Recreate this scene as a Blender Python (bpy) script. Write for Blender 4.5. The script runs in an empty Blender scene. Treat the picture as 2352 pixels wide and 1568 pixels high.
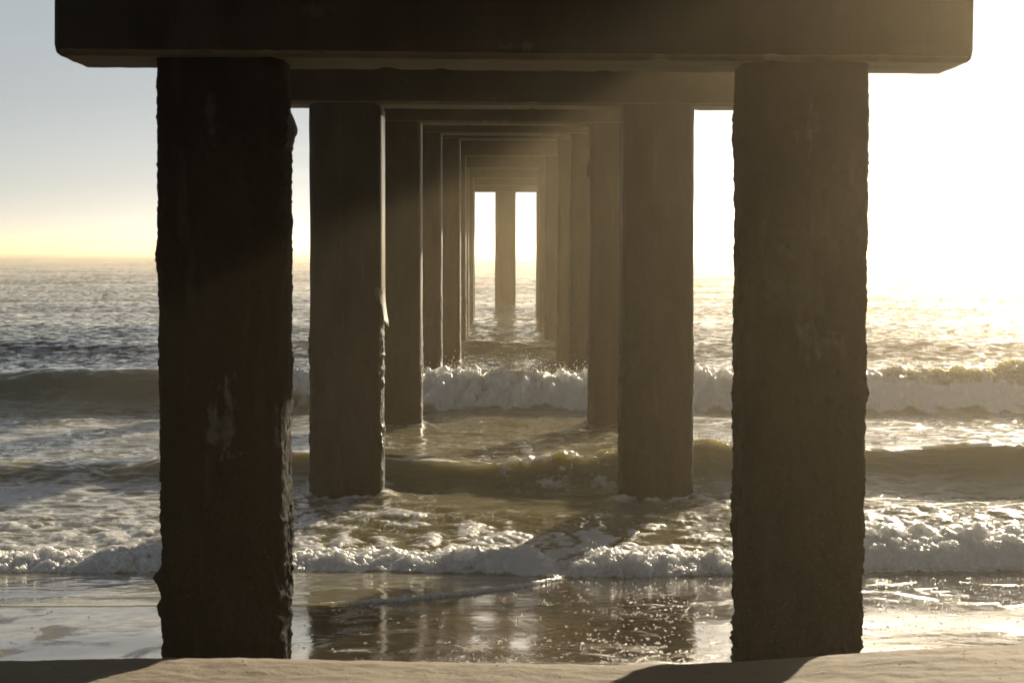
import bpy, math, random
import numpy as np

random.seed(7)
R = math.radians
S = bpy.context.scene
COL = S.collection
CAM_Z = 2.0
F = 4700.0            # focal length in units of a 2352 px wide picture

SUN_AZ = 19.6         # degrees right of the pier's axis
SUN_EL = 12.3

# ------------------------------------------------------------------ noise
def _tables(seed):
    g = np.random.RandomState(seed)
    p = g.permutation(256).astype(np.int32)
    return np.concatenate([p, p])

_a = np.arange(16) * (2 * math.pi / 16)
_GX, _GY = np.cos(_a).astype(np.float32), np.sin(_a).astype(np.float32)

def perlin2(x, y, seed=0):
    P = _tables(seed)
    x = np.asarray(x, np.float32) + np.float32(1000.37); y = np.asarray(y, np.float32) + np.float32(1000.71)
    xf = np.floor(x); yf = np.floor(y)
    xi = xf.astype(np.int32) & 255; yi = yf.astype(np.int32) & 255
    fx = x - xf; fy = y - yf
    u = fx * fx * fx * (fx * (fx * 6 - 15) + 10); v = fy * fy * fy * (fy * (fy * 6 - 15) + 10)
    def gr(ix, iy, dx, dy):
        h = P[P[ix & 255] + (iy & 255)] & 15
        return _GX[h] * dx + _GY[h] * dy
    a = gr(xi, yi, fx, fy); b = gr(xi + 1, yi, fx - 1, fy)
    c = gr(xi, yi + 1, fx, fy - 1); d = gr(xi + 1, yi + 1, fx - 1, fy - 1)
    l0 = a + u * (b - a); l1 = c + u * (d - c)
    return (l0 + v * (l1 - l0)) * 1.4

_G3 = np.array([[1,1,0],[-1,1,0],[1,-1,0],[-1,-1,0],[1,0,1],[-1,0,1],[1,0,-1],[-1,0,-1],
                [0,1,1],[0,-1,1],[0,1,-1],[0,-1,-1],[1,1,0],[-1,1,0],[0,-1,1],[0,-1,-1]], np.float32)

def perlin3(x, y, z, seed=0):
    P = _tables(seed)
    x = np.asarray(x, np.float32) + 500.3; y = np.asarray(y, np.float32) + 500.7; z = np.asarray(z, np.float32) + 500.1
    xf, yf, zf = np.floor(x), np.floor(y), np.floor(z)
    xi, yi, zi = xf.astype(np.int32) & 255, yf.astype(np.int32) & 255, zf.astype(np.int32) & 255
    fx, fy, fz = x - xf, y - yf, z - zf
    f = lambda t: t * t * t * (t * (t * 6 - 15) + 10)
    u, v, w = f(fx), f(fy), f(fz)
    def gr(dx, dy, dz):
        h = P[P[P[(xi + dx) & 255] + ((yi + dy) & 255)] + ((zi + dz) & 255)] & 15
        g = _G3[h]
        return g[..., 0] * (fx - dx) + g[..., 1] * (fy - dy) + g[..., 2] * (fz - dz)
    L = lambda a, b, t: a + t * (b - a)
    return L(L(L(gr(0,0,0), gr(1,0,0), u), L(gr(0,1,0), gr(1,1,0), u), v),
             L(L(gr(0,0,1), gr(1,0,1), u), L(gr(0,1,1), gr(1,1,1), u), v), w)

def sstep(a, b, x):
    t = np.clip((x - a) / (b - a), 0, 1)
    return t * t * (3 - 2 * t)

# ------------------------------------------------------------------ object helpers
def tag(o, label=None, cat=None, group=None, kind=None):
    if label: o['label'] = label
    if cat: o['category'] = cat
    if group: o['group'] = group
    if kind: o['kind'] = kind
    return o

def empty(name, loc):
    o = bpy.data.objects.new(name, None); COL.objects.link(o)
    o.location = loc; o.empty_display_size = .2
    return o

def mesh_obj(name, V, Fq, mat, parent=None, smooth=True):
    """V (n,3) float array, Fq (m,k) int array of quads/tris"""
    me = bpy.data.meshes.new(name)
    V = np.ascontiguousarray(V, np.float32); Fq = np.ascontiguousarray(Fq, np.int32)
    k = Fq.shape[1]
    me.vertices.add(len(V)); me.vertices.foreach_set('co', V.ravel())
    me.loops.add(Fq.size); me.loops.foreach_set('vertex_index', Fq.ravel())
    me.polygons.add(len(Fq))
    me.polygons.foreach_set('loop_start', np.arange(0, Fq.size, k, dtype=np.int32))
    me.polygons.foreach_set('loop_total', np.full(len(Fq), k, np.int32))
    me.polygons.foreach_set('use_smooth', np.full(len(Fq), smooth, bool))
    me.update(calc_edges=True); me.validate()
    o = bpy.data.objects.new(name, me); COL.objects.link(o)
    if mat: me.materials.append(mat)
    if parent: o.parent = parent
    return o

def grid_faces(nr, nc, wrap=False):
    i = np.arange(nr - 1)[:, None]; j = np.arange(nc if wrap else nc - 1)[None, :]
    j2 = (j + 1) % nc
    a = i * nc + j; b = i * nc + j2; c = (i + 1) * nc + j2; d = (i + 1) * nc + j
    return np.stack(np.broadcast_arrays(a, b, c, d), -1).reshape(-1, 4)

def grid_normals(X, Y, Z):
    P = np.stack([X, Y, Z], -1)
    du = np.gradient(P, axis=1); dv = np.gradient(P, axis=0)
    n = np.cross(du, dv)
    n /= np.maximum(np.linalg.norm(n, axis=-1, keepdims=True), 1e-9)
    return n

# ------------------------------------------------------------------ material helpers
class NT:
    def __init__(s, name):
        s.m = bpy.data.materials.new(name); s.m.use_nodes = True
        s.t = s.m.node_tree; s.t.nodes.clear()
        s.out = s.n('ShaderNodeOutputMaterial')
    def n(s, typ, **kw):
        x = s.t.nodes.new(typ)
        for k, v in kw.items(): setattr(x, k, v)
        return x
    def l(s, a, b): s.t.links.new(a, b)
    def math(s, op, a, b=None, clamp=False):
        x = s.n('ShaderNodeMath', operation=op, use_clamp=clamp)
        for i, v in enumerate((a, b)):
            if v is None: continue
            if isinstance(v, (int, float)): x.inputs[i].default_value = v
            else: s.l(v, x.inputs[i])
        return x.outputs[0]
    def noise(s, vec, scale, detail=4, rough=.55, dist=0):
        x = s.n('ShaderNodeTexNoise'); x.inputs['Scale'].default_value = scale
        x.inputs['Detail'].default_value = detail; x.inputs['Roughness'].default_value = rough
        x.inputs['Distortion'].default_value = dist
        if vec is not None: s.l(vec, x.inputs['Vector'])
        return x.outputs['Fac']
    def mapping(s, vec, scale, loc=(0, 0, 0)):
        x = s.n('ShaderNodeMapping'); x.inputs['Scale'].default_value = scale; x.inputs['Location'].default_value = loc
        s.l(vec, x.inputs['Vector']); return x.outputs[0]
    def ramp(s, fac, stops):
        x = s.n('ShaderNodeValToRGB'); e = x.color_ramp.elements
        while len(e) < len(stops): e.new(.5)
        for el, (p, c) in zip(e, stops):
            el.position = p; el.color = (c, c, c, 1) if isinstance(c, (int, float)) else (*c, 1)
        s.l(fac, x.inputs[0]); return x.outputs[0]
    def mix(s, fac, a, b, blend='MIX'):
        x = s.n('ShaderNodeMix', data_type='RGBA', blend_type=blend)
        if isinstance(fac, (int, float)): x.inputs[0].default_value = fac
        else: s.l(fac, x.inputs[0])
        for sock, v in ((x.inputs[6], a), (x.inputs[7], b)):
            if isinstance(v, tuple): sock.default_value = (*v, 1)
            else: s.l(v, sock)
        return x.outputs[2]
    def bump(s, h, strength, dist, normal=None):
        x = s.n('ShaderNodeBump'); x.inputs['Strength'].default_value = strength; x.inputs['Distance'].default_value = dist
        s.l(h, x.inputs['Height'])
        if normal is not None: s.l(normal, x.inputs['Normal'])
        return x.outputs[0]
    def bsdf(s, **kw):
        x = s.n('ShaderNodeBsdfPrincipled')
        for k, v in kw.items():
            k = k.replace('_', ' ')
            if isinstance(v, (int, float)): x.inputs[k].default_value = v
            elif isinstance(v, tuple): x.inputs[k].default_value = (*v, 1) if len(v) == 3 and x.inputs[k].type == 'RGBA' else v
            else: s.l(v, x.inputs[k])
        return x
    def surf(s, sh): s.l(sh, s.out.inputs['Surface']); return s.m

def mat_concrete(name, dark, light, rough=(.45, .8), stain=None, bump=.006, spec=.14, under=False):
    t = NT(name)
    pos = t.n('ShaderNodeNewGeometry').outputs['Position']
    oc = t.n('ShaderNodeTexCoord').outputs['Object']
    n1 = t.noise(t.mapping(pos, (1, 1, .35)), 3.2, 6, .6)
    n2 = t.noise(t.mapping(pos, (1, 1, .12)), 11, 5, .6)
    n3 = t.noise(pos, 60, 4, .6)
    f = t.ramp(n1, [(.36, 0.0), (.72, 1.0)])
    c = t.mix(f, dark, light)
    c = t.mix(t.ramp(n2, [(.58, 0.0), (.75, .55)]), c, tuple(min(1, v * 1.5 + .004) for v in light))
    sepw = t.n('ShaderNodeSeparateXYZ'); t.l(pos, sepw.inputs[0])
    lowz = t.ramp(t.math('ADD', t.math('MULTIPLY', sepw.outputs[2], .4), t.math('MULTIPLY', n1, .25)), [(.45, 1.0), (.75, 0.0)])
    spk = t.math('MULTIPLY', t.ramp(t.noise(pos, 85, 3, .6), [(.60, 0.0), (.68, .22)]), lowz)
    c = t.mix(spk, c, (.10, .095, .085))
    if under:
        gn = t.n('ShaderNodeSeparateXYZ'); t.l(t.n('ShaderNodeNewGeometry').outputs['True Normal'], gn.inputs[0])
        bounce_tone = t.mix(n2, (.10, .088, .066), (.19, .168, .126))  # light bounced up off the water, painted into the down-facing sides as paler concrete
        c = t.mix(t.ramp(t.math('MULTIPLY', gn.outputs[2], -1.0), [(.55, 0.0), (.8, 1.0)]), c, bounce_tone)
    if stain:
        sep = t.n('ShaderNodeSeparateXYZ'); t.l(oc, sep.inputs[0])
        for (sx, sz, rx, rz, seed, amt) in stain:
            dx = t.math('DIVIDE', t.math('SUBTRACT', sep.outputs[0], sx), rx)
            dz = t.math('DIVIDE', t.math('SUBTRACT', sep.outputs[2], sz), rz)
            r = t.math('SQRT', t.math('ADD', t.math('MULTIPLY', dx, dx), t.math('MULTIPLY', dz, dz)))
            drip = t.noise(t.mapping(oc, (1, 1, .16), (seed, 0, 0)), 26, 4, .6)
            blot = t.noise(t.mapping(oc, (1, 1, .7), (seed, 3, 0)), 10, 6, .65)
            v = t.math('ADD', t.math('MULTIPLY', drip, .5), t.math('MULTIPLY', blot, .7))
            v = t.math('SUBTRACT', v, t.math('MULTIPLY', r, .18))
            k = t.ramp(v, [(.53, 0.0), (.62, amt)])
            c = t.mix(k, c, (.30, .31, .29))
    ro = t.ramp(n2, [(.3, rough[0]), (.7, rough[1])])
    b = t.bump(n3, .5, bump); b = t.bump(n2, .5, bump * 2, b)
    return t.surf(t.bsdf(Base_Color=c, Roughness=ro, Specular_IOR_Level=spec, Normal=b).outputs[0])

M_col = mat_concrete('encrusted_concrete', (.010, .009, .008), (.034, .029, .023), (.45, .8), bump=.009)
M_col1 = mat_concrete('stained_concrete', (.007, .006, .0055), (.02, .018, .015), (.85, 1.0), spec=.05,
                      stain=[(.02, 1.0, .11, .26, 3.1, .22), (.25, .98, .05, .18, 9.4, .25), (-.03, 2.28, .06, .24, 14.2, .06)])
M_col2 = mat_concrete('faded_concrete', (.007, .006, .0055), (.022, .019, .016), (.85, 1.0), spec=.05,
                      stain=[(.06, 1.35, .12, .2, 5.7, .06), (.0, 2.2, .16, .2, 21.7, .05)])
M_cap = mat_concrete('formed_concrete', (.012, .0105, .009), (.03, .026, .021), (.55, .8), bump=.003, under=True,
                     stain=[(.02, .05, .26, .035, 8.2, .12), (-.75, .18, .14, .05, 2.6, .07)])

def mat_wrap():
    t = NT('weathered_plastic_sheet')
    pos = t.n('ShaderNodeNewGeometry').outputs['Position']
    n = t.noise(t.mapping(pos, (1, 1, .2)), 9, 4)
    c = t.mix(n, (.012, .012, .011), (.04, .04, .037))
    return t.surf(t.bsdf(Base_Color=c, Roughness=.32).outputs[0])
M_wrap = mat_wrap()

def mat_sand():
    t = NT('beach_sand')
    pos = t.n('ShaderNodeNewGeometry').outputs['Position']
    sep = t.n('ShaderNodeSeparateXYZ'); t.l(pos, sep.inputs[0])
    att = t.n('ShaderNodeAttribute', attribute_name='wet').outputs['Fac']
    warp = t.noise(t.mapping(pos, (.9, .75, 1)), 1.6, 5, .6, .6)
    bl = t.noise(t.mapping(pos, (1.0, .62, 1)), 2.1, 7, .66, .9)
    w = t.math('ADD', att, t.math('MULTIPLY', t.math('SUBTRACT', warp, .5), .5))
    w = t.math('SUBTRACT', w, t.math('MULTIPLY', t.ramp(bl, [(.46, 0.0), (.66, 1.0)]), .62))
    wet = t.ramp(w, [(.22, 0.0), (.34, 1.0)])
    film = t.ramp(w, [(.36, 0.0), (.62, 1.0)])
    g = t.noise(pos, 420, 3, .7); g2 = t.noise(pos, 5, 5, .6)
    dry = t.mix(g2, (.19, .147, .09), (.275, .215, .135))
    dry = t.mix(t.ramp(g, [(.35, .0), (.7, .5)]), dry, (.08, .065, .045))
    dry = t.mix(t.ramp(t.noise(t.mapping(pos, (1, .6, 1)), 34, 3, .6), [(.66, .0), (.74, .8)]), dry, (.05, .04, .03))
    wc = t.mix(g2, (.045, .037, .027), (.075, .062, .044))
    c = t.mix(wet, dry, wc)
    ro = t.mix(wet, (.9, .9, .9), (.30, .30, .30)); ro = t.mix(film, ro, t.ramp(t.noise(t.mapping(pos, (1, .6, 1)), 13, 5, .65), [(.35, .035), (.70, .17)]))
    rip = t.noise(t.mapping(pos, (1, .8, 1)), 5.5, 3, .5, .4)
    fine = t.noise(pos, 40, 3, .6)
    bh = t.math('ADD', t.math('MULTIPLY', g, .002), t.math('MULTIPLY', t.noise(pos, 22, 4, .65), .012))
    b = t.bump(bh, .8, 1.0)
    drybs = t.bsdf(Base_Color=c, Roughness=ro, Normal=b)
    hw = t.math('ADD', t.math('MULTIPLY', rip, .0034), t.math('MULTIPLY', fine, .00042))
    bw = t.bump(hw, .55, 1.0)
    wetbs = t.bsdf(Base_Color=wc, Roughness=ro, IOR=1.38, Normal=bw)
    mx = t.n('ShaderNodeMixShader'); t.l(film, mx.inputs[0]); t.l(drybs.outputs[0], mx.inputs[1]); t.l(wetbs.outputs[0], mx.inputs[2])
    return t.surf(mx.outputs[0])
M_sand = mat_sand()

def mat_water():
    t = NT('murky_sea_water')
    pos = t.n('ShaderNodeNewGeometry').outputs['Position']
    foam = t.n('ShaderNodeAttribute', attribute_name='foam').outputs['Fac']
    calm = t.n('ShaderNodeAttribute', attribute_name='calm').outputs['Fac']
    f1 = t.noise(t.mapping(pos, (.7, 1, 1)), 9, 4, .6)
    f2 = t.noise(pos, 55, 3, .6)
    h = t.math('ADD', t.math('MULTIPLY', f1, .012), t.math('MULTIPLY', f2, .0012))
    h = t.math('MULTIPLY', h, calm)
    far = t.n('ShaderNodeAttribute', attribute_name='open').outputs['Fac']
    bmp = t.bump(h, .8, 1.0)
    def slopes(scale, det):
        x = t.n('ShaderNodeTexNoise'); x.inputs['Scale'].default_value = 1; x.inputs['Detail'].default_value = det; x.inputs['Roughness'].default_value = .62
        t.l(t.mapping(pos, scale), x.inputs['Vector']); return x.outputs['Color']
    def vm(op, a, b):
        x = t.n('ShaderNodeVectorMath', operation=op)
        for i, v in enumerate((a, b)):
            if isinstance(v, tuple): x.inputs[i].default_value = v
            elif v is not None: t.l(v, x.inputs[i])
        return x.outputs[0]
    sl = vm('MULTIPLY', vm('SUBTRACT', slopes((4.2, 8.0, 1), 4), (.5, .5, .5)), (2.2, 4.8, 0))
    cmb = t.n('ShaderNodeCombineXYZ')
    for i in range(3): t.l(far, cmb.inputs[i])
    bmp = vm('NORMALIZE', vm('ADD', bmp, vm('MULTIPLY', sl, cmb.outputs[0])), None)
    wc = t.mix(t.n('ShaderNodeAttribute', attribute_name='deep').outputs['Fac'], (.27, .25, .17), (.11, .125, .115))
    wat = t.bsdf(Base_Color=wc, Roughness=.05, IOR=1.333, Subsurface_Weight=1.0,
                 Subsurface_Radius=(.85, .75, .36), Subsurface_Scale=1.0, Normal=bmp)
    fb = t.bump(t.math('ADD', t.math('MULTIPLY', t.noise(pos, 60, 4, .65), .011), t.math('MULTIPLY', t.noise(pos, 190, 2, .6), .002)), .8, 1.0)
    fo = t.bsdf(Base_Color=(.88, .88, .87), Roughness=.36, IOR=1.33, Specular_IOR_Level=.35, Subsurface_Weight=.8,
                Subsurface_Radius=(.10, .10, .10), Subsurface_Scale=1.0, Normal=fb)
    # bubbles break the edge of the foam
    fn = t.noise(pos, 42, 5, .75)
    k = t.math('ADD', foam, t.math('MULTIPLY', t.math('SUBTRACT', fn, .5), t.math('MULTIPLY', t.math('SUBTRACT', 1.0, t.math('ABSOLUTE', t.math('SUBTRACT', t.math('MULTIPLY', foam, 2.0), 1.0))), 2.0)))
    k = t.ramp(k, [(.15, 0.0), (.75, .95)])
    mx = t.n('ShaderNodeMixShader'); t.l(k, mx.inputs[0]); t.l(wat.outputs[0], mx.inputs[1]); t.l(fo.outputs[0], mx.inputs[2])
    return t.surf(mx.outputs[0])
M_water = mat_water()

def mat_bubble():
    t = NT('bubble_film')
    return t.surf(t.bsdf(Base_Color=(.96, .95, .92), Roughness=.08, IOR=1.25, Transmission_Weight=1.0, Coat_Weight=1.0, Coat_Roughness=.1, Coat_IOR=1.6).outputs[0])
M_bubble = mat_bubble()

def mat_drop():
    t = NT('water_droplets')
    tr = t.n('ShaderNodeBsdfTranslucent'); tr.inputs[0].default_value = (.9, .9, .88, 1)
    pb = t.bsdf(Base_Color=(.75, .75, .74), Roughness=.15, IOR=1.33)
    mx = t.n('ShaderNodeMixShader'); mx.inputs[0].default_value = .55
    t.l(pb.outputs[0], mx.inputs[1]); t.l(tr.outputs[0], mx.inputs[2])
    return t.surf(mx.outputs[0])
M_drop = mat_drop()

# ------------------------------------------------------------------ where the pier's frames stand
DIST = [8.46 + 7.16 * k for k in range(10)]
CAPB = [2.763, 3.09, 3.40, 3.69, 4.0, 4.03, 4.06, 4.07, 4.08, 4.085]     # underside of each cap beam
GAP = [1.838, 1.808, 1.85, 1.86, 1.74, 1.69, 1.75, 1.80, 1.97, 2.19]
OFF = [.030, -.028, .0, .005, .06, .0, -.04, .0, .0, .0]
WID = [.515, .55, .57, .57, .57, .57, .58, .58, .60, .73]

# ------------------------------------------------------------------ levels
def sand_z(x, y):
    """beach profile: low berm in front, then a face falling to the sea"""
    x = np.asarray(x, np.float32); y = np.asarray(y, np.float32)
    ys = np.array([-400, -60, -10, 3, 6.5, 7.0, 7.35, 7.55, 7.8, 8.1, 8.5, 10, 12, 14, 20, 40, 80, 20000], np.float32)
    zs = np.array([3.2, 2.2, 1.05, .68, .555, .53, .505, .475, .405, .335, .285, .185, .035, -.10, -.35, -1.0, -2.3, -2.4], np.float32)
    lip = .10 * perlin2(x * .22, y * 0 + 3, 5) + .28 * np.clip(x - .9, 0, 3) * .55 - .05 * np.clip(-x - 1, 0, 4)
    yy = y - lip * np.exp(-((y - 7.6) / 1.4) ** 2)
    z = np.interp(yy, ys, zs)
    z = z + .014 * perlin2(x * .8, y * .9, 11) * np.exp(-np.clip(y - 9, 0, 99) / 3) + (.004 * perlin2(x * 3, y * 3.3, 12) + .008 * perlin2(x * 1.7, y * 2.1, 15)) * (1 - sstep(7.2, 8.0, y))
    z = z + (.006 * perlin2(x * 8, y * 8, 13) + .004 * perlin2(x * 17, y * 15, 14)) * (1 - sstep(7.3, 7.9, y)) * .8
    z = z + .075 * sstep(.3, 2.4, x) * (1 - sstep(7.35, 8.3, y)) * sstep(-6, 4, y)
    return z

# ------------------------------------------------------------------ sand
def build_sand():
    ys = np.concatenate([np.linspace(-400, -20, 30), np.linspace(-19, 5, 60), np.arange(5.1, 9.2, .018), np.arange(9.2, 16, .04),
                         np.linspace(16.2, 90, 120), np.geomspace(95, 16000, 30)])
    xs0 = np.arange(-4.2, 4.2, .022)
    xo = np.concatenate([np.arange(4.2, 12, .12), np.geomspace(12.3, 9000, 50)])
    xs = np.concatenate([-xo[::-1], xs0, xo])
    X, Y = np.meshgrid(xs, ys)
    Z = sand_z(X, Y)
    o = mesh_obj('sand', np.stack([X, Y, Z], -1).reshape(-1, 3), grid_faces(len(ys), len(xs)), M_sand)
    lip = .10 * perlin2(X * .22, Y * 0 + 3, 5) + .154 * np.clip(X - .9, 0, 3) - .05 * np.clip(-X - 1, 0, 4)
    wet = sstep(7.3, 8.6, Y - lip) * .75 + .25 * sstep(8.4, 10, Y)
    a = o.data.attributes.new('wet', 'FLOAT', 'POINT'); a.data.foreach_set('value', wet.ravel().astype(np.float32))
    tag(o, 'tan beach sand rising to a low berm, wet and mirror smooth towards the sea', 'sand', kind='structure')
    return o
build_sand()

# ------------------------------------------------------------------ sea
def interp(x, pts):
    return np.interp(x, [p[0] for p in pts], [p[1] for p in pts]).astype(np.float32)

def swash_front(x):
    return interp(x, [(-30, 10.6), (-8, 10.5), (-3.2, 10.45), (-2.4, 10.6), (-1.05, 10.74), (-.61, 10.96), (-.2, 11.4), (.1, 11.83), (.31, 12.25),
                      (.5, 12.45), (1, 12.5), (2, 12.6), (3, 12.75), (30, 12.8)]) + .03 * perlin2(x * 1.5, x * 0, 31) + .12 * perlin2(x * .9, x * 0 + 4, 32) * (1 - sstep(-2.2, -1.4, x))

def build_sea():
    ys = np.concatenate([np.arange(10.0, 12.2, .03), np.arange(12.2, 13.1, .006), np.arange(13.1, 13.6, .011), np.arange(13.6, 16.0, .02), np.arange(16.0, 17.6, .016),
                         np.arange(17.6, 24.6, .06), np.arange(24.6, 27.4, .022), np.arange(27.4, 50, .10)])
    ys = np.concatenate([ys, np.geomspace(50.2, 500, 330), np.geomspace(506, 3000, 120), np.geomspace(3200, 16000, 16)])
    un = np.linspace(-1, 1, 961)
    xo_s = np.array([.04, .09, .15, .22, .3, .42, .6, .9, 1.3, 2.0, 3.2])
    nr = len(ys)
    half = .268 * ys + .25
    Xc = half[:, None] * un[None, :]
    out = half[:, None] + (xo_s[None, :] * (ys[:, None] * .55 + 14))
    X = np.concatenate([-out[:, ::-1], Xc, out], 1).astype(np.float32)
    nc = X.shape[1]
    Y = np.broadcast_to(ys[:, None], X.shape).astype(np.float32).copy()
    gridx = (half * 2 / 960)[:, None]                      # local sample spacing

    sz = sand_z(X, Y)
    # mean level of the water
    L = np.interp(Y, [10, 12.4, 13.4, 14.6, 15.3, 18.5, 22, 25, 30, 20000], [-.6, -.05, .03, .085, .125, .10, .07, .0, 0, 0]).astype(np.float32)

    # --- swash tongue, a sheet ~1.5 cm thick lying on the sand
    yf = swash_front(X)
    d = Y - yf
    live = sstep(-1.2, -.55, X) * (1 - sstep(.22, .42, X))          # where the tongue still pushes a lip of foam
    rag = 1 + .5 * perlin2(X * 7, Y * 9, 33) + .6 * perlin2(X * 21 + Y * 9, Y * 17, 35)
    sheet = sz + .004 * np.sqrt(np.clip(d / .12, 0, 1)) + live * (.007 * np.sqrt(np.clip(d / .04, 0, 1)) + .013 * np.clip(rag, .2, 2) * np.exp(-((d - .03) / .035) ** 2)) \
        + .006 * sstep(.1, 1.2, d) + (.004 * perlin2(X * 3, Y * 3.2, 34) + .0025 * perlin2(X * 9, Y * 8, 36)) * sstep(.1, .6, d)
    Z = np.where(d > 0, np.maximum(L, sheet), sz - .05 - np.clip(-d, 0, 1) * .4)

    # --- ripples
    def chop(sx, sy, seed): return perlin2(X / sx, Y / sy, seed)
    offs = sstep(24, 40, Y)
    inner = sstep(13.6, 15.5, Y) * (1 - offs)
    res = gridx * 2.5
    keep = lambda lam: np.clip((lam / np.maximum(res, 1e-3)) - .6, 0, 1)
    rip = inner * (.026 * chop(1.1, .8, 41) + .020 * (.3 - np.abs(chop(.62, .42, 42))) + .010 * (.3 - np.abs(chop(.3, .2, 43))) + .004 * chop(.12, .1, 44))
    wx = X + .5 * chop(4, 4, 50)
    rip += offs * (.04 * chop(2.4, 1.5, 45) * keep(1.5)
                   + .026 * (.35 - np.abs(perlin2(wx / 1.05, Y / .68, 46))) * 1.6 * keep(.7)
                   + .016 * (.35 - np.abs(perlin2(wx / .5, Y / .32, 47))) * 1.6 * keep(.33) + .008 * chop(.3, .25, 48) * keep(.25))
    Z = Z + rip
    # open sea swell
    sw = sstep(44, 75, Y)
    ph = 2.2 * perlin2(X / 60, Y / 45, 60)
    Z += sw * (.16 * np.sin(Y * 2 * math.pi / 17 + ph * 2.5 + .02 * X) * (.6 + .6 * perlin2(X / 25, Y / 30, 61)) + .12 * chop(11, 6.5, 62) * keep(6.))

    foam = np.zeros_like(X); DY = np.zeros_like(X); billow = np.zeros_like(X); calm = np.ones_like(X)
    calm *= .25 + .75 * sstep(13.5, 16, Y)

    # --- wave 1, a low translucent lip just behind the second bent
    zc = interp(X, [(-30, .25), (-4.3, .24), (-3.2, .24), (-2.8, .30), (-1.75, .38), (-1.4, .36), (-1.0, .32), (-.45, .285), (-.1, .245),
                    (.05, .27), (.4, .30), (.85, .33), (1.2, .38), (1.62, .45), (2.0, .40), (2.6, .37), (3.1, .38), (4.4, .435), (9, .40), (30, .3)])
    yc = 16.75 + .18 * perlin2(X * .45, X * 0 + 2, 71) + .25 * sstep(1.5, 3.5, X)
    A1 = np.clip(zc - .105, 0, 1) + .02 * perlin2(X * 2.2, Y * .4, 72)
    t = Y - yc
    p1 = np.where(t < 0, np.exp(-(np.abs(t) / .62) ** 2), np.exp(-(t / 1.25) ** 2))
    Z += A1 * p1
    DY -= .75 * A1 * p1 ** 2
    # broken water down the face, right half of the gap between the columns and elsewhere in streaks
    br = sstep(-.2, .15, X) * (1 - sstep(1.15, 1.5, X)) + .25 * sstep(-4.4, -4.0, X) * (1 - sstep(-2.6, -2.3, X))
    face = sstep(-1.3, -.5, t) * (1 - sstep(.05, .3, t))
    streak = perlin2(X * 5 + Y * 2.2, Y * 2.4 - X * 1.6, 73)
    Z += br * face * (.075 * (.4 - np.abs(perlin2(X * 2.6 + Y * 1.5, Y * 2.6 - X, 74))) + .045 * (.4 - np.abs(perlin2(X * 6 + Y * 3, Y * 6 - X * 2, 75))) + .015 * perlin2(X * 14, Y * 12, 79))
    foam = np.maximum(foam, br * face * sstep(.16, .5, streak * .6 + .5 * (.45 - np.abs(perlin2(X * 9 + Y * 3, Y * 5 - X * 3, 276))) + .3 * perlin2(X * 22, Y * 16, 76)) * .75)
    crestf = np.exp(-((t + .02 + .05 * perlin2(X * 6, X * 0, 277)) / (.07 + .07 * sstep(-.1, .2, X) * (1 - sstep(1.1, 1.4, X)))) ** 2)
    foam = np.maximum(foam, crestf * sstep(.1, .45, perlin2(X * 3, X * 0 + 8, 77) + .62 * sstep(-.15, .15, X) * (1 - sstep(1.2, 1.5, X)) + .3 * perlin2(X * 14, Y * 11, 278) + .55 * sstep(1.5, 1.7, X)) * .8)
    Z += crestf * .03 * np.clip(perlin2(X * 9, Y * 9, 78), 0, 1) * sstep(.2, .5, X)
    billow += crestf * .5 * sstep(1.35, 1.55, X) * (1 - sstep(2.1, 2.4, X)) + crestf * .45 * sstep(-.1, .2, X) * (1 - sstep(1.1, 1.4, X))

    # --- wave 2, smooth on the left, a wall of foam from the left column on
    zc2 = interp(X, [(-60, .4), (-7, .43), (-6.4, .455), (-5.6, .475), (-4.9, .46), (-4.4, .50), (-3.3, .50), (-2.6, .47), (-1, .47), (0, .46), (.6, .43),
                     (1.2, .48), (2.4, .46), (3, .48), (4.8, .53), (5.6, .55), (6.2, .54), (6.6, .60), (8, .58), (60, .4)])
    yc2 = 26.5 + .35 * perlin2(X * .3, X * 0 + 5, 81)
    zc2 = zc2 - .06 * sstep(-3.4, -2.6, X) + .025 * perlin2(X * 2.1, X * 0, 82)
    t2 = Y - yc2
    fo2 = sstep(-3.5, -2.7, X + .5 * perlin2(X * 0, Y * 3, 83))
    fr_s = np.where(t2 < 0, np.exp(-(np.abs(t2) / 1.05) ** 2.4), np.exp(-(np.abs(t2) / 1.9) ** 2))
    tw = t2 + .25 * perlin2(X * .9, X * 0 + 9, 84) + .12 * perlin2(X * 2.3, Y * 2, 284)
    fr_w = np.where(tw < 0, sstep(-1.25, -.05, tw) ** .75, np.exp(-(np.abs(tw) / 2.2) ** 2))
    p2 = fr_s * (1 - fo2) + fr_w * fo2
    Z += zc2 * p2
    DY -= .55 * zc2 * fr_s ** 2 * (1 - fo2)
    topdark = sstep(4.3, 5.2, X) * sstep(.30, .42, Z + .05 * perlin2(X * 2, Y * 2, 85))
    wall = fo2 * sstep(-1.2, -1.0, tw + .15 * perlin2(X * 5, Y * 4, 286)) * (1 - sstep(.12, .45, tw + .1 * perlin2(X * 4, Y * 4, 86)))
    foam = np.maximum(foam, wall * (1 - .75 * topdark))
    edge2 = sstep(-2.75, -2.4, X) * 0 + (sstep(-3.4, -2.6, X) * (1 - sstep(-2.3, -1.9, X)))
    foam *= 1 - edge2 * (1 - sstep(.16, .3, Z + .06 * perlin2(X * 5, Y * 5, 87))) * (np.abs(t2) < 1.6)
    billow += wall * 1.15 * (1 - .6 * sstep(4.0, 5.0, X))
    Z += fo2 * np.exp(-((tw - .02) / .16) ** 2) * (.10 * np.clip(perlin2(X * 3.2, Y * 3, 88), 0, 1) + .08 * np.clip(perlin2(X * 8, Y * 8, 89), 0, 1))

    # --- small swell behind wave 2 and wave 3
    t25 = Y - 30.2 - .4 * perlin2(X * .2, X * 0, 90)
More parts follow.
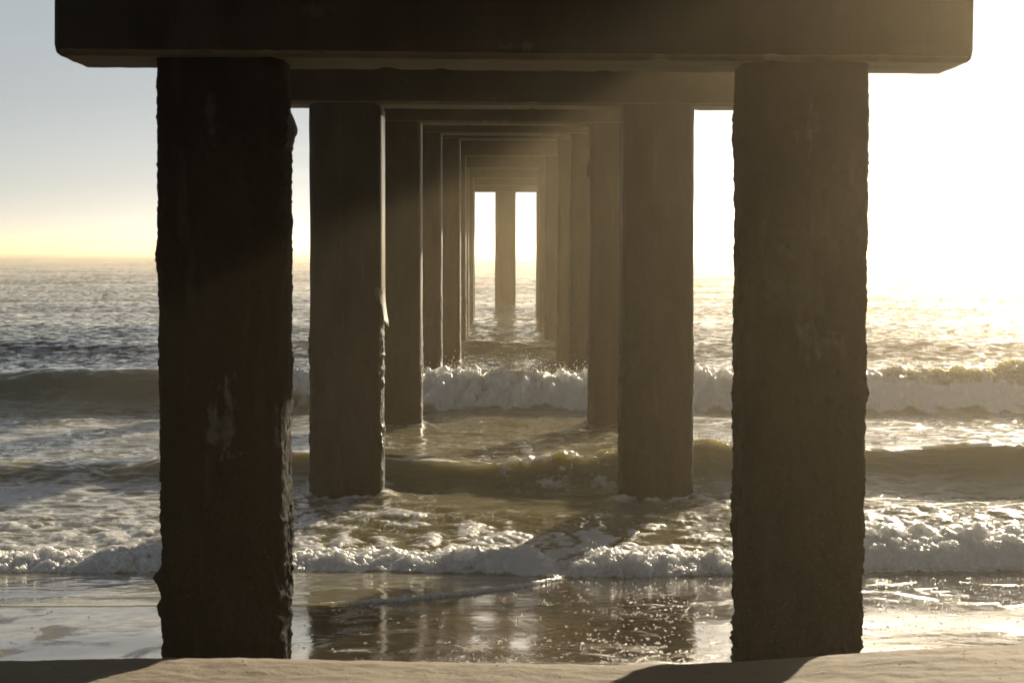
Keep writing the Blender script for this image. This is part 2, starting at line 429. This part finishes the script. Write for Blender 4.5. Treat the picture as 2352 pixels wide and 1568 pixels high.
    Z += .27 * np.exp(-(t25 / .9) ** 2) * sstep(-4.0, -1.5, X) * (.8 + .3 * perlin2(X * .8, X * 0, 91))
    t3 = Y - 41 - 1.2 * perlin2(X * .11, X * 0 + 4, 92)
    Z += (.21 + .10 * perlin2(X * .35, X * 0 + 1, 93)) * np.where(t3 < 0, np.exp(-(np.abs(t3) / 1.3) ** 2), np.exp(-(t3 / 2.4) ** 2))
    t4 = Y - 52 - 2 * perlin2(X * .07, X * 0 + 6, 94)
    Z += .12 * (1 + .5 * perlin2(X * .2, X * 0 + 3, 95)) * np.where(t4 < 0, np.exp(-(np.abs(t4) / 1.6) ** 2), np.exp(-(t4 / 3) ** 2))

    for k in range(1, 6):
        yk = DIST[k]
        if yk > 30: amp = .5
        else: amp = 1.0
        for sx in (-1, 1):
            xc = OFF[k] + sx * (GAP[k] / 2 + WID[k] / 2)
            q = np.maximum(np.abs(X - xc) - WID[k] / 2, np.abs(Y - yk) - WID[k] / 2)
            m = (q < 1.2)
            ring = np.where(m, np.exp(-np.clip(q, 0, 9) / .10), 0) * (q > -.1)
            nz = .5 + .9 * perlin2(X * 7, Y * 6, 170 + k) + .5 * perlin2(X * 17, Y * 14, 180 + k)
            foam = np.maximum(foam, np.clip(ring * nz, 0, 1) * .9 * amp)
            wake = np.where(m & (Y < yk), np.exp(-((np.abs(X - xc) - WID[k] * .5 - .25 * (yk - Y)) / .10) ** 2) * np.exp(-(yk - Y) / .7), 0)
            Z += ring * (.008 + .022 * np.clip(nz, 0, 1)) + wake * .03
            foam = np.maximum(foam, wake * np.clip(nz, 0, 1) * .55)
    # --- lace of old foam on the water between the waves
    def lace(sx, sy, seed, wx=0):
        a = np.abs(perlin2(X / sx + .4 * perlin2(X * 1.2, Y * .8, seed + 3), Y / sy, seed))
        b = np.abs(perlin2(X / sx * 2.1, Y / sy * 2.1 + .3 * perlin2(X * 2, Y * 1.4, seed + 4), seed + 1))
        return 1 - np.minimum(a * 1.0, b * 1.5)
    cov = perlin2(X * .35, Y * .35, 100)
    zone = sstep(17.6, 18.6, Y) * (1 - sstep(24.2, 25.0, Y))
    foam = np.maximum(foam, zone * sstep(.78, .98, lace(.9, .7, 101) + .2 * cov - .05) * .6 * (1 - .45 * sstep(-1.3, -.9, X) * (1 - sstep(1.5, 1.8, X))))
    zone = sstep(27.4, 28, Y) * (1 - sstep(30, 34, Y)) * (1 - sstep(-3.6, -2.6, X))
    foam = np.maximum(foam, zone * sstep(.8, 1.0, lace(1.4, 1.0, 111)) * .55)
    zone = sstep(13.5, 13.9, Y) * (1 - sstep(15.6, 16.3, Y)) * (1 - sstep(-2.0, -1.2, X))
    foam = np.maximum(foam, zone * sstep(.72, .98, lace(.5, .42, 121) + .25 * cov) * .8)
    zone = sstep(14.2, 14.6, Y) * (1 - sstep(15.6, 16.1, Y)) * sstep(-2.0, -1.2, X)
    foam = np.maximum(foam, zone * sstep(.86, 1.0, lace(.5, .35, 126) + .12 * cov) * .5)

    # --- rolling foam front of the shore break
    ztop = -.016 + .86 * interp(X, [(-30, .1), (-4, .09), (-3.1, .085), (-2.2, .07), (-1.4, .065), (-1.0, .075), (-.72, .08), (-.45, .095), (-.2, .125), (.02, .145), (.2, .135),
                      (.3, .06), (.36, .03), (.45, .07), (.62, .12), (.8, .11), (1.0, .085), (1.3, .085), (1.6, .08), (2.0, .13), (2.4, .17), (2.8, .15), (3.1, .18), (3.5, .16), (30, .1)])
    yr = interp(X, [(-30, 12.75), (-3.2, 12.7), (-2.2, 12.72), (-1.37, 12.75), (-.7, 12.72), (-.2, 12.62), (.15, 12.52), (.3, 12.38), (.36, 12.5), (.5, 12.5), (.9, 12.52), (1.1, 12.62), (1.5, 12.7), (2.2, 12.82), (3.3, 12.9), (30, 12.9)]) \
        + .07 * perlin2(X * 2.7, X * 0 + 1, 131) + .035 * perlin2(X * 7, X * 0 + 2, 132) + .015 * perlin2(X * 17, X * 0 + 2, 130)
    tr = Y - yr
    body = np.sqrt(np.clip((tr + .02) / .2, 0, 1)) * .8 + .2 * sstep(-.02, .3, tr)
    tail = np.where(tr > .25, np.exp(-((tr - .25) / .42) ** 2), 1.0)
    back = sstep(1.7, 2.3, X)                               # taller, wider heap at the right
    tail = np.maximum(tail, back * np.where(tr > .8, np.exp(-((tr - .8) / .3) ** 2), 1.0))
    Zr = np.maximum(ztop, Z * 0 + .02)
    lump = np.abs(perlin2(X * 5.2, Y * 4.2, 133)) * .9 + np.abs(perlin2(X * 11, Y * 10, 134)) * .45
    Z = np.where(tr > -.02, np.maximum(Z, Z + (Zr - np.minimum(Z, Zr)) * body * tail), Z)
    Z += body * np.exp(-((tr - .22) / .25) ** 2) * .05 * (lump - .35)
    Z += body * back * sstep(.2, .4, tr) * (1 - sstep(1.0, 1.3, tr)) * .10 * (lump - .3)
    rf = sstep(-.10, -.05, tr) * (1 - sstep(.42, .62, tr + .15 * perlin2(X * 3, Y * 3, 135)))
    rf = np.maximum(rf, back * body * (1 - sstep(.9, 1.2, tr)) * .75)
    foam = np.maximum(foam, rf)
    nose = np.exp(-((X - .14) / .17) ** 2) * np.exp(-((tr - .1) / .25) ** 2)
    billow += rf * (1 - .7 * nose) * np.clip(.72 + .5 * perlin2(X * 1.3, X * 0 + 7, 160), .42, 1)
    # lumpy patches trailing behind
    tz = sstep(.35, .6, tr) * (1 - sstep(1.9, 2.6, tr + .5 * perlin2(X * .9, Y * .9, 136)))
    tl = np.abs(perlin2(X * 3.6, Y * 2.3, 137)) * .75 + .45 * np.abs(perlin2(X * 8, Y * 6, 138)) + .22 * np.abs(perlin2(X * 19, Y * 15, 139))
    Z += tz * .040 * (tl - .2)
    foam = np.maximum(foam, tz * sstep(.13, .50, tl + .2 * perlin2(X * 1.5, Y * 1.2, 140) - .16 * sstep(.8, 2.0, tr) + .25 * perlin2(X * .8, Y * .9, 141)) * .8)
    # thin white lip of the tongue, and film of bubbles on it
    lipf = np.exp(-((d - .045) / .045) ** 2) * live * np.clip(.6 + .5 * rag, .4, 1.4)
    foam = np.maximum(foam, np.clip(lipf, 0, 1) * (d > 0))
    foam = np.maximum(foam, (d > .05) * (tr < 0) * sstep(.90, 1.0, lace(.4, .3, 145)) * .35 * (1 - sstep(-2.3, -1.5, X)))

    # --- cauliflower displacement along the normals
    nrm = grid_normals(X, Y + DY, Z)
    b1 = np.abs(perlin3(X * 4.6, Y * 4.6, Z * 4.6, 150)) * 1.3
    b2 = np.abs(perlin3(X * 10, Y * 10, Z * 10, 151)) * 1.3
    b3 = np.abs(perlin3(X * 22, Y * 22, Z * 22, 152)) * 1.3
    b4 = np.abs(perlin3(X * 45, Y * 45, Z * 45, 153)) * 1.3
    far = sstep(20, 24, Y)
    bb = (.042 * b1 + .050 * b2 + .038 * b3 + .022 * b4) * (1 - far) + (.15 * b1 + .08 * b2 + .05 * b3 + .03 * b4 - .085) * far - .025
    billow = np.clip(billow, 0, 1.2) * (np.abs(X) < half[:, None] * 1.0 + 2)
    PX = X + nrm[..., 0] * bb * billow
    PY = Y + DY + nrm[..., 1] * bb * billow
    PZ = Z + nrm[..., 2] * bb * billow
    o = mesh_obj('sea_water', np.stack([PX, PY, PZ], -1).reshape(-1, 3), grid_faces(nr, nc), M_water)
    for nm, arr in (('foam', np.clip(foam, 0, 1)), ('calm', calm), ('deep', sstep(27, 34, Y)), ('open', .22 + .78 * sstep(27, 40, Y) - .22 * (1 - sstep(12.5, 15, Y)))):
        a = o.data.attributes.new(nm, 'FLOAT', 'POINT'); a.data.foreach_set('value', arr.ravel().astype(np.float32))
    tag(o, 'murky sea with breaking waves and foam rolling onto the beach', 'sea', kind='structure')
    return X, Y, PZ
SX, SY, SZ = build_sea()

# ------------------------------------------------------------------ pier
CAPD = .50; CAPH = .72

def column(name, cx, yk, ztop, w, seed, near, mat, parent, knobs=(), smooth_from=None):
    """rounded-square pile with an encrusted skin; origin at its foot on the bent"""
    g = sand_z(np.array([cx]), np.array([yk]))[0]
    z0 = float(g) - .35; z1 = ztop
    nu = 200 if near < 2 else 132 if near < 4 else 72
    nv = int((z1 - z0) / (.011 if near < 2 else .016 if near < 4 else .035))
    th = np.linspace(0, 2 * math.pi, nu, endpoint=False)
    hw = w / 2; e = 2 / 5.0
    cx_, sx_ = np.cos(th), np.sin(th)
    px = np.sign(cx_) * np.abs(cx_) ** e * hw; py = np.sign(sx_) * np.abs(sx_) ** e * hw * .94
    # even out the spacing round the ring
    dl = np.hypot(np.diff(np.append(px, px[0])), np.diff(np.append(py, py[0]))); s = np.concatenate([[0], np.cumsum(dl)])
    q = np.linspace(0, s[-1], nu, endpoint=False)
    px = np.interp(q, s, np.append(px, px[0])); py = np.interp(q, s, np.append(py, py[0]))
    nx = np.roll(py, -1) - np.roll(py, 1); ny = -(np.roll(px, -1) - np.roll(px, 1)); nl = np.hypot(nx, ny); nx /= nl; ny /= nl
    z = np.linspace(z0, z1, nv)
    PX, ZZ = np.meshgrid(px, z); PY, _ = np.meshgrid(py, z); NX, _ = np.meshgrid(nx, z); NY, _ = np.meshgrid(ny, z)
    o3 = seed * 7.3
    n0 = perlin3(PX * 1.2 + o3, PY * 1.2, ZZ * .9, seed)
    n1 = perlin3(PX * 6 + o3, PY * 6, ZZ * 4.5, seed + 1)
    n2 = perlin3(PX * 16, PY * 16 + o3, ZZ * 13, seed + 2)
    n3 = perlin3(PX * 38, PY * 38 + o3, ZZ * 34, seed + 3)
    n4 = perlin3(PX * 75, PY * 75 + o3, ZZ * 70, seed + 4)
    sf = 9 if smooth_from is None else smooth_from
    clus = np.clip(.55 + 1.5 * perlin3(PX * 2.2, PY * 2.2 + o3, ZZ * 1.7, seed + 9), .42, 1.5)
    low = 1 - sstep(sf - .25, sf + .15, ZZ + .2 * n1)
    foot = np.exp(-np.clip(ZZ - float(g) - .05, 0, 9) / .55)
    if near == 0:
        d = .005 * n0 + .004 * n1 + .013 * n2 * clus + .015 * np.abs(n3) * clus + .006 * n4 + foot * (.014 * n2 + .016 * np.abs(n3) - .017)
    else:
        d = .006 * n0 + .003 * n1 + low * (.006 * n1 + (.015 * np.clip(n2, -.2, 1) + .016 * np.abs(n3)) * clus + .006 * n4)
    top = sstep(ztop - .02, ztop - .25, ZZ)
    d = d * (.25 + .75 * top)
    for (kx, kz, kr, ka) in knobs:            # shells and knobs clinging to the edge
        side = np.where(kx < 0, PX < 0, PX > 0)
        d = d + ka * np.exp(-(((ZZ - kz) / kr) ** 2 + ((PY + hw * .4) / .12) ** 2)) * side * (np.abs(NX) > .5)
    V = np.stack([PX + NX * d, PY + NY * d, ZZ - float(g)], -1).reshape(-1, 3)
    Fq = grid_faces(nv, nu, wrap=True)
    o = mesh_obj(name, V, Fq, mat, parent)
    o.location = (cx, 0, float(g) - parent.location.z)
    return o, float(g)

def cap_beam(parent, zb, length, depth, height, mat, seed, tilt, xoff):
    c = .024
    nL = 150
    prof = []
    def line(a, b, n):
        for i in range(n): prof.append((a[0] + (b[0] - a[0]) * i / n, a[1] + (b[1] - a[1]) * i / n))
    D, H = depth / 2, height
    P = [(-D, c), (-D, H), (D, H), (D, c), (D - c, 0), (-D + c, 0)]
    seg = [14, 8, 14, 2, 10, 2]
    for i in range(6): line(P[i], P[(i + 1) % 6], seg[i])
    prof = np.array(prof); n = len(prof)
    xs = np.concatenate([[-length / 2, -length / 2 + .006], np.linspace(-length / 2 + c, length / 2 - c, nL), [length / 2 - .006, length / 2]])
    ins = np.concatenate([[c, c * .55], np.zeros(nL), [c * .55, c]])
    mid = np.array([0, H / 2])
    rings = []
    for x, k in zip(xs, ins):
        sc = np.array([(D - k) / D, (H / 2 - k) / (H / 2)])
        r = mid + (prof - mid) * sc
        rings.append(np.column_stack([np.full(n, x), r[:, 0], r[:, 1]]))
    V = np.concatenate(rings)
    n1 = perlin3(V[:, 0] * 1.5 + seed, V[:, 1] * 4, V[:, 2] * 3, seed) * .003 + perlin3(V[:, 0] * 9, V[:, 1] * 9, V[:, 2] * 9 + seed, seed + 1) * .0025
    chip = np.clip(perlin3(V[:, 0] * 9 + seed, V[:, 1] * 6, V[:, 2] * 6, seed + 2) - .30, 0, 1) * .03 * (V[:, 2] < c * 1.2)
    V[:, 2] += n1 + chip
    V[:, 1] += n1 * np.sign(-V[:, 1])
    Fq = grid_faces(len(xs), n, wrap=True)
    caps = []
    for r0, rev in ((0, False), ((len(xs) - 1) * n, True)):
        # close the ends with a fan of quads about the middle
        ctr = len(V); V = np.vstack([V, [V[r0:r0 + n].mean(0)]])
        for i in range(0, n, 2):
            a, b, d = r0 + i, r0 + (i + 1) % n, r0 + (i + 2) % n
            caps.append((ctr, d, b, a) if rev else (ctr, a, b, d))
    Fq = np.vstack([Fq, np.array(caps)])[:, ::-1]
    o = mesh_obj('cap_beam', V, Fq, mat, parent)
    o.location = (xoff, 0, zb - parent.location.z); o.rotation_euler = (0, tilt, 0)
    return o

def sheet(name, pts, mat, parent, thick=.006):
    """a torn, curled sheet: grid of points (rows x cols x 3), given a thickness"""
    P = np.array(pts, np.float32); nr, nc = P.shape[:2]
    N = grid_normals(P[..., 0], P[..., 1], P[..., 2])
    A = P + N * thick / 2; B = P - N * thick / 2
    V = np.concatenate([A.reshape(-1, 3), B.reshape(-1, 3)])
    f = grid_faces(nr, nc); off = nr * nc
    fs = [f, f[:, ::-1] + off]
    ring = [(0, j) for j in range(nc)] + [(i, nc - 1) for i in range(1, nr)] + [(nr - 1, j) for j in range(nc - 2, -1, -1)] + [(i, 0) for i in range(nr - 2, 0, -1)]
    idx = [i * nc + j for i, j in ring]
    side = [(idx[k], idx[(k + 1) % len(idx)], idx[(k + 1) % len(idx)] + off, idx[k] + off) for k in range(len(idx))]
    fs.append(np.array(side)[:, ::-1])
    return mesh_obj(name, V, np.vstack(fs), mat, parent)

LABELS = [
    'closest frame, two broad black stained columns on the sand under a beam',
    'second frame from the beach, with a torn grey sheet hanging off its column',
    'third concrete column frame from the beach, framing the wave of white foam',
    'fourth concrete column frame from the beach, feet hidden behind the white breaker',
    'fifth concrete column frame from the beach, topping the ramp of stepped beams',
    'sixth concrete column frame from the beach, standing in hazy water beyond the breaker',
    'seventh concrete column frame from the beach, faded tan by the haze',
    'eighth concrete column frame from the beach, bounding the two bright sky openings',
    'ninth concrete column frame from the beach, next to last under the far beam edges',
    'last concrete frame, with a third column in its middle between the two bright openings',
]
bents = []
for k in range(10):
    yk = DIST[k]
    g = float(sand_z(np.array([0.]), np.array([yk]))[0])
    b = empty('pier_bent', (0, yk, g))
    tag(b, LABELS[k], 'pier frame', 'concrete column frames carrying the pier')
    w = WID[k]; zb = CAPB[k]
    gp = GAP[k] + (.015 if k == 0 else 0)
    xl = OFF[k] - gp / 2 - w / 2; xr = OFF[k] + gp / 2 + w / 2
    tilt = .0062 if k == 0 else .004
    sm = None if k == 0 else 1.35 + .12 * math.sin(k * 2.3)
    kn = {}
    if k == 0:
        kn = {0: [(-1, .66, .032, .030), (-1, .54, .03, .018), (-1, 1.98, .05, .012), (1, .5, .02, .014), (1, .9, .02, .012)], 1: [(1, 1.42, .03, .012), (-1, 1.75, .05, .014)]}
    elif k == 1:
        kn = {1: [(-1, 1.03, .03, .022)], 0: [(1, 1.0, .03, .02)]}
    cols = []
    xsn = [xl, xr] + ([OFF[k]] if k == 9 else [])
    for i, xx in enumerate(xsn):
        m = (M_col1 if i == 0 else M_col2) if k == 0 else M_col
        zt = zb - math.sin(tilt) * (xx - OFF[k]) + .01
        c, cg = column('column', xx, yk, zt, w, 10 + k * 7 + i * 3, k, m, b, kn.get(i, ()), sm)
        cols.append((c, cg))
    ln = 3.66 if k < 9 else 4.3
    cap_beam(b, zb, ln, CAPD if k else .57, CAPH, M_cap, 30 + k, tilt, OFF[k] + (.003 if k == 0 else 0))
    # ---- torn sheets
    if k == 0:
        c, cg = cols[0]; h = w / 2
        rows = []
        for i in range(13):
            v = i / 12; z = 2.60 - v * .185
            outx = [.0, .008, .016, .024, .031, .037, .043, .047, .045, .036, .035, .030, .028][i]
            rows.append([(h - .006 + outx * u, -h * .55 + .10 * u + .02 * math.sin(3 * v + u), z - cg - .010 * u * (i == 12)) for u in (0, .25, .5, .75, 1)])
        sheet('torn_sheet', rows, M_col, c, .008)
    if k == 1:
        c, cg = cols[0]; h = w / 2
        rows = []
        for i in range(25):                       # smooth jacket still hugging the corner, torn at its foot
            v = i / 24; z = 3.06 - v * 1.40
            rows.append([])
            for j in range(13):
                a = -.62 + (j / 12) * 1.4
                e = 2 / 5.
                ca, sa = math.cos(a), math.sin(a)
                x = math.copysign(abs(ca) ** e, ca) * (h + .007); y = math.copysign(abs(sa) ** e, sa) * (h * .94 + .007)
                fl = max(0, v - .88) / .12
                rag = .05 * math.sin(j * 1.9) * fl
                rows[-1].append((x, y, z - cg + rag))
        for r in rows: r[:] = [p for p in r]
        sheet('column_jacket', rows, M_wrap, c, .006)
        rows = []
        for i in range(15):                       # its torn foot, peeling outwards
            v = i / 14; rows.append([])
            for j in range(15):
                w_ = j / 14; a = -.95 + w_ * 1.6; e = 2 / 5.
                ca, sa = math.cos(a), math.sin(a)
                o_ = .009 + .034 * v * v * (.5 + .5 * math.sin(w_ * 3.0 + .6))
                ln_ = .09 + .20 * max(0, 1 - abs(w_ - .52) / .5) ** .8 + .02 * math.sin(j * 2.3)
                rows[-1].append((math.copysign(abs(ca) ** e, ca) * (h + o_), math.copysign(abs(sa) ** e, sa) * (h * .94 + o_), 1.70 + .03 * math.sin(j * 1.1) - v * ln_ - cg))
        sheet('torn_sheet', rows, M_wrap, c, .0022)['label'] = 'pale torn sheet curling off the column'
    if k == 2:
        c, cg = cols[1]; h = w / 2
        rows = []
        for i in range(9):
            v = i / 8; z = 3.02 - v * .20
            o_ = -.012 - .028 * math.sin(min(1, v * 1.4) * 1.57)
            rows.append([(-h + .012 + o_ * u, -h * .6 + .06 * u, z - cg) for u in (0, .33, .66, 1)])
        sheet('torn_sheet', rows, M_col, c, .006)
        rows = [[(-h + .004 - .03 * u * (1 - abs(v - .4)), -h * .5 + .03 * u, 3.085 - .03 * v + .02 * u - cg) for u in (0, .5, 1)] for v in (0, .5, 1)]
        sheet('torn_sheet', rows, M_wrap, c, .004)
    bents.append(b)

def deck():
    """slab on the cap beams with an edge curb; the ramp climbs to the fifth frame"""
    root = empty('pier_deck', (0, DIST[0], CAPB[0] + CAPH))
    tag(root, 'concrete pier deck resting on the cap beams, hidden above the picture edge', 'deck')
    yy = [4.6] + DIST + [DIST[-1] + 2.2]
    zz = [CAPB[0] + CAPH - .16] + [z + CAPH + .012 for z in CAPB] + [CAPB[-1] + CAPH + .012]
    def strip(name, x0, x1, z0, z1, mat):
        V = []; 
        for y, z in zip(yy, zz):
            for (x, q) in ((x0, z0), (x1, z0), (x1, z1), (x0, z1)): V.append((x, y - DIST[0], z + q - root.location.z))
        n = len(yy); Fq = [tuple(v) for v in grid_faces(n, 4, wrap=True)]
        Fq += [(0, 1, 2, 3), (4 * n - 1, 4 * n - 2, 4 * n - 3, 4 * n - 4)]
        return mesh_obj(name, np.array(V), np.array(Fq)[:, ::-1], mat, root, smooth=False)
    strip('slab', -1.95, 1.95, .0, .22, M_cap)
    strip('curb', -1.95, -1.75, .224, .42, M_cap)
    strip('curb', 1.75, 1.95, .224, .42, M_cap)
deck()

# ------------------------------------------------------------------ bubbles on the wet sand, spray over the breaker
def ico(sub):
    import bmesh
    bm = bmesh.new(); bmesh.ops.create_icosphere(bm, subdivisions=sub, radius=1)
    V = np.array([v.co[:] for v in bm.verts], np.float32); Fq = np.array([[v.index for v in f.verts] for f in bm.faces], np.int32)
    bm.free(); return V, Fq

def scatter(name, C, rad, sub, mat, squash=1.0):
    V0, F0 = ico(sub)
    C = np.array(C, np.float32); rad = np.array(rad, np.float32)
    V = (V0[None] * rad[:, None, None] * np.array([1, 1, squash], np.float32) + C[:, None, :]).reshape(-1, 3)
    Fq = (F0[None] + (np.arange(len(C)) * len(V0))[:, None, None]).reshape(-1, 3)
    return mesh_obj(name, V, Fq, mat)

rg = np.random.RandomState(9)
pts, rr = [], []
for _ in range(170):
    y = rg.uniform(5.6, 7.75); x = rg.uniform(-.27, .27) * y
    pts.append((x, y, float(sand_z(np.array([x]), np.array([y]))[0]))); rr.append(.002 + .006 * rg.rand() ** 3)
tb = NT('shell_grit'); gi = tb.n('ShaderNodeObjectInfo')
M_grit = tb.surf(tb.bsdf(Base_Color=tb.ramp(tb.noise(tb.n('ShaderNodeNewGeometry').outputs['Position'], 3, 1), [(.4, (.03, .025, .02)), (.6, (.3, .27, .22))]), Roughness=.6).outputs[0])
tag(scatter('shell_grit', pts, rr, 1, M_grit, .45), 'dark and pale shell bits scattered on the dry sand in front', 'shell bits', kind='stuff')
rg = np.random.RandomState(3)
pts, rr = [], []
while len(pts) < 3300:
    y = rg.uniform(7.9, 12.6); x = rg.uniform(-.29, .29) * y
    dens = 0.0
    if x > -1.0: dens = .18 + .8 * sstep(-.6, .9, x)
    if y < 8.9 and -.75 < x < .9: dens += .8
    if x < -1.8: dens = .12
    clump = float(perlin2(np.array([x * 1.7]), np.array([y * 1.2]), 201)[0])
    if y > float(swash_front(np.array([x]))[0]) - .06: continue
    if rg.rand() > dens * (0.4 + 1.6 * max(0, clump + .25)): continue
    r = .0026 + .006 * rg.rand() ** 2.2
    z = float(sand_z(np.array([x]), np.array([y]))[0])
    pts.append((x, y, z)); rr.append(r)
    for _ in range(rg.randint(0, 3)):
        pts.append((x + rg.uniform(-.03, .03), y + rg.uniform(-.05, .05), z)); rr.append(.002 + .003 * rg.rand())
pts = [(x, y, float(sand_z(np.array([x]), np.array([y]))[0])) for x, y, z in pts]
tag(scatter('bubbles', pts, rr, 2, M_bubble, .8), 'glistening foam bubbles strewn over the wet mirror-like sand', 'bubbles', kind='stuff')

pts, rr = [], []
def spray(x0, x1, y0, n, zc, zr, r0=.002, r1=.008):
    for _ in range(n):
        x = rg.uniform(x0, x1); pts.append((x, y0 + rg.normal(0, .15), zc + abs(rg.normal(0, zr)) - .03)); rr.append(r0 + (r1 - r0) * rg.rand() ** 2)
for _ in range(16):
    a = rg.uniform(-2.4, 2.6); spray(a, a + rg.uniform(.1, .45), 26.3, rg.randint(15, 50), .47, rg.uniform(.03, .10))
for _ in range(800):
    x = rg.normal(.1, .32); pts.append((x, 26.3 + rg.normal(0, .2), .46 + abs(rg.normal(0, .085)) * (1 + .3 * math.sin(7 * x)))); rr.append(.0018 + .007 * rg.rand() ** 2.5)
spray(1.2, 1.5, 26.3, 70, .46, .14); spray(2.4, 3.1, 26.3, 60, .48, .05); spray(4.7, 6.9, 26.3, 160, .55, .04)
for _ in range(140):
    x = rg.uniform(1.5, 1.95); pts.append((x, 16.6 + rg.normal(0, .08), .43 + abs(rg.normal(0, .05)))); rr.append(.002 + .005 * rg.rand() ** 2)
for (xa, n) in ((-.95, 50), (.62, 70), (.5, 40), (-1.3, 20), (2.6, 60), (3.0, 50), (2.2, 40)):
    for _ in range(n):
        pts.append((xa + rg.normal(0, .05), 12.75 + rg.normal(0, .06), .10 + abs(rg.normal(0, .035)) + .06 * (xa > 2))); rr.append(.0015 + .003 * rg.rand() ** 2)
tag(scatter('spray', pts, rr, 2, M_drop), 'bright water droplets thrown up along the wave crests', 'spray', kind='stuff')

# ------------------------------------------------------------------ haze, sky, sun
HAZE_DENS = .00125
def haze():
    x, y0, y1, z0, z1 = 14000, -600, 17000, -3.6, 6.2
    V = np.array([(sx * x, y, z) for z in (z0, z1) for (sx, y) in ((-1, y0), (1, y0), (1, y1), (-1, y1))], np.float32)
    Fq = np.array([(3, 2, 1, 0), (4, 5, 6, 7), (0, 1, 5, 4), (1, 2, 6, 5), (2, 3, 7, 6), (3, 0, 4, 7)])
    t = NT('sea_haze')
    v = t.n('ShaderNodeVolumePrincipled')
    v.inputs['Color'].default_value = (.98, .835, .58, 1); v.inputs['Density'].default_value = HAZE_DENS
    v.inputs['Anisotropy'].default_value = .82
    t.l(v.outputs[0], t.out.inputs['Volume'])
    o = mesh_obj('haze', V, Fq, t.m, smooth=False)
    tag(o, 'golden sea mist filling the air under the pier and over the water', 'haze', kind='stuff')
haze()

w = bpy.data.worlds.new('World'); S.world = w; w.use_nodes = True
nt = w.node_tree; nt.nodes.clear()
out = nt.nodes.new('ShaderNodeOutputWorld'); bg = nt.nodes.new('ShaderNodeBackground')
sky = nt.nodes.new('ShaderNodeTexSky'); sky.sky_type = 'NISHITA'; sky.sun_disc = False
sky.sun_elevation = R(SUN_EL); sky.sun_rotation = R(SUN_AZ)
sky.air_density = 0.7; sky.dust_density = 0.25; sky.ozone_density = 1.0; sky.altitude = 0
tc = nt.nodes.new('ShaderNodeTexCoord'); mp = nt.nodes.new('ShaderNodeMapping'); mp.inputs['Scale'].default_value = (3, 3, 55)
nz = nt.nodes.new('ShaderNodeTexNoise'); nz.inputs['Scale'].default_value = 1.6; nz.inputs['Detail'].default_value = 5
cr = nt.nodes.new('ShaderNodeValToRGB'); cr.color_ramp.elements[0].position = .56; cr.color_ramp.elements[1].position = .8
cr.color_ramp.elements[0].color = (1, 1, 1, 1); cr.color_ramp.elements[1].color = (1.13, 1.09, 1.06, 1)
hs = nt.nodes.new('ShaderNodeHueSaturation'); hs.inputs['Saturation'].default_value = .20   # thin high veil pales the sky
tn = nt.nodes.new('ShaderNodeMix'); tn.data_type = 'RGBA'; tn.blend_type = 'MULTIPLY'; tn.inputs[0].default_value = 1; tn.inputs[7].default_value = (.64, .69, .735, 1)
mu = nt.nodes.new('ShaderNodeMix'); mu.data_type = 'RGBA'; mu.blend_type = 'MULTIPLY'; mu.inputs[0].default_value = 1
nt.links.new(tc.outputs['Generated'], mp.inputs[0]); nt.links.new(mp.outputs[0], nz.inputs['Vector']); nt.links.new(nz.outputs['Fac'], cr.inputs[0])
nt.links.new(sky.outputs[0], mu.inputs[6]); nt.links.new(cr.outputs[0], mu.inputs[7]); nt.links.new(mu.outputs[2], hs.inputs['Color']); nt.links.new(hs.outputs[0], tn.inputs[6]); nt.links.new(tn.outputs[2], bg.inputs[0])
bg.inputs[1].default_value = .050
nt.links.new(bg.outputs[0], out.inputs[0])

ld = bpy.data.lights.new('sun', 'SUN'); ld.energy = 5.0; ld.angle = R(.6); ld.color = (1, .84, .60)
lo = bpy.data.objects.new('sun', ld); COL.objects.link(lo)
# light travels from the sun (ahead, right, above) towards the camera
lo.rotation_euler = (R(90 - SUN_EL), 0, R(180 - SUN_AZ))
lo.location = (20, 60, 30)

# ------------------------------------------------------------------ camera
cd = bpy.data.cameras.new('camera'); cam = bpy.data.objects.new('camera', cd); COL.objects.link(cam); S.camera = cam
cd.sensor_width = 36; cd.lens = F / 2352 * 36; cd.clip_start = .05; cd.clip_end = 40000
cam.location = (0, 0, CAM_Z)
cam.rotation_euler = (R(90 - 2.53), R(-.09), R(-.183))
cd.dof.use_dof = True; cd.dof.focus_distance = 16.0; cd.dof.aperture_fstop = 8

# ------------------------------------------------------------------ render settings
S.view_settings.view_transform = 'Standard'; S.view_settings.look = 'None'
S.view_settings.exposure = 0.88; S.view_settings.gamma = 1.0
c = S.cycles
c.use_denoising = True
try: c.denoiser = 'OPENIMAGEDENOISE'
except Exception: pass
c.max_bounces = 10; c.transparent_max_bounces = 8; c.volume_bounces = 1; c.transmission_bounces = 8
c.sample_clamp_indirect = 8; c.sample_clamp_direct = 0
c.caustics_reflective = False; c.caustics_refractive = False
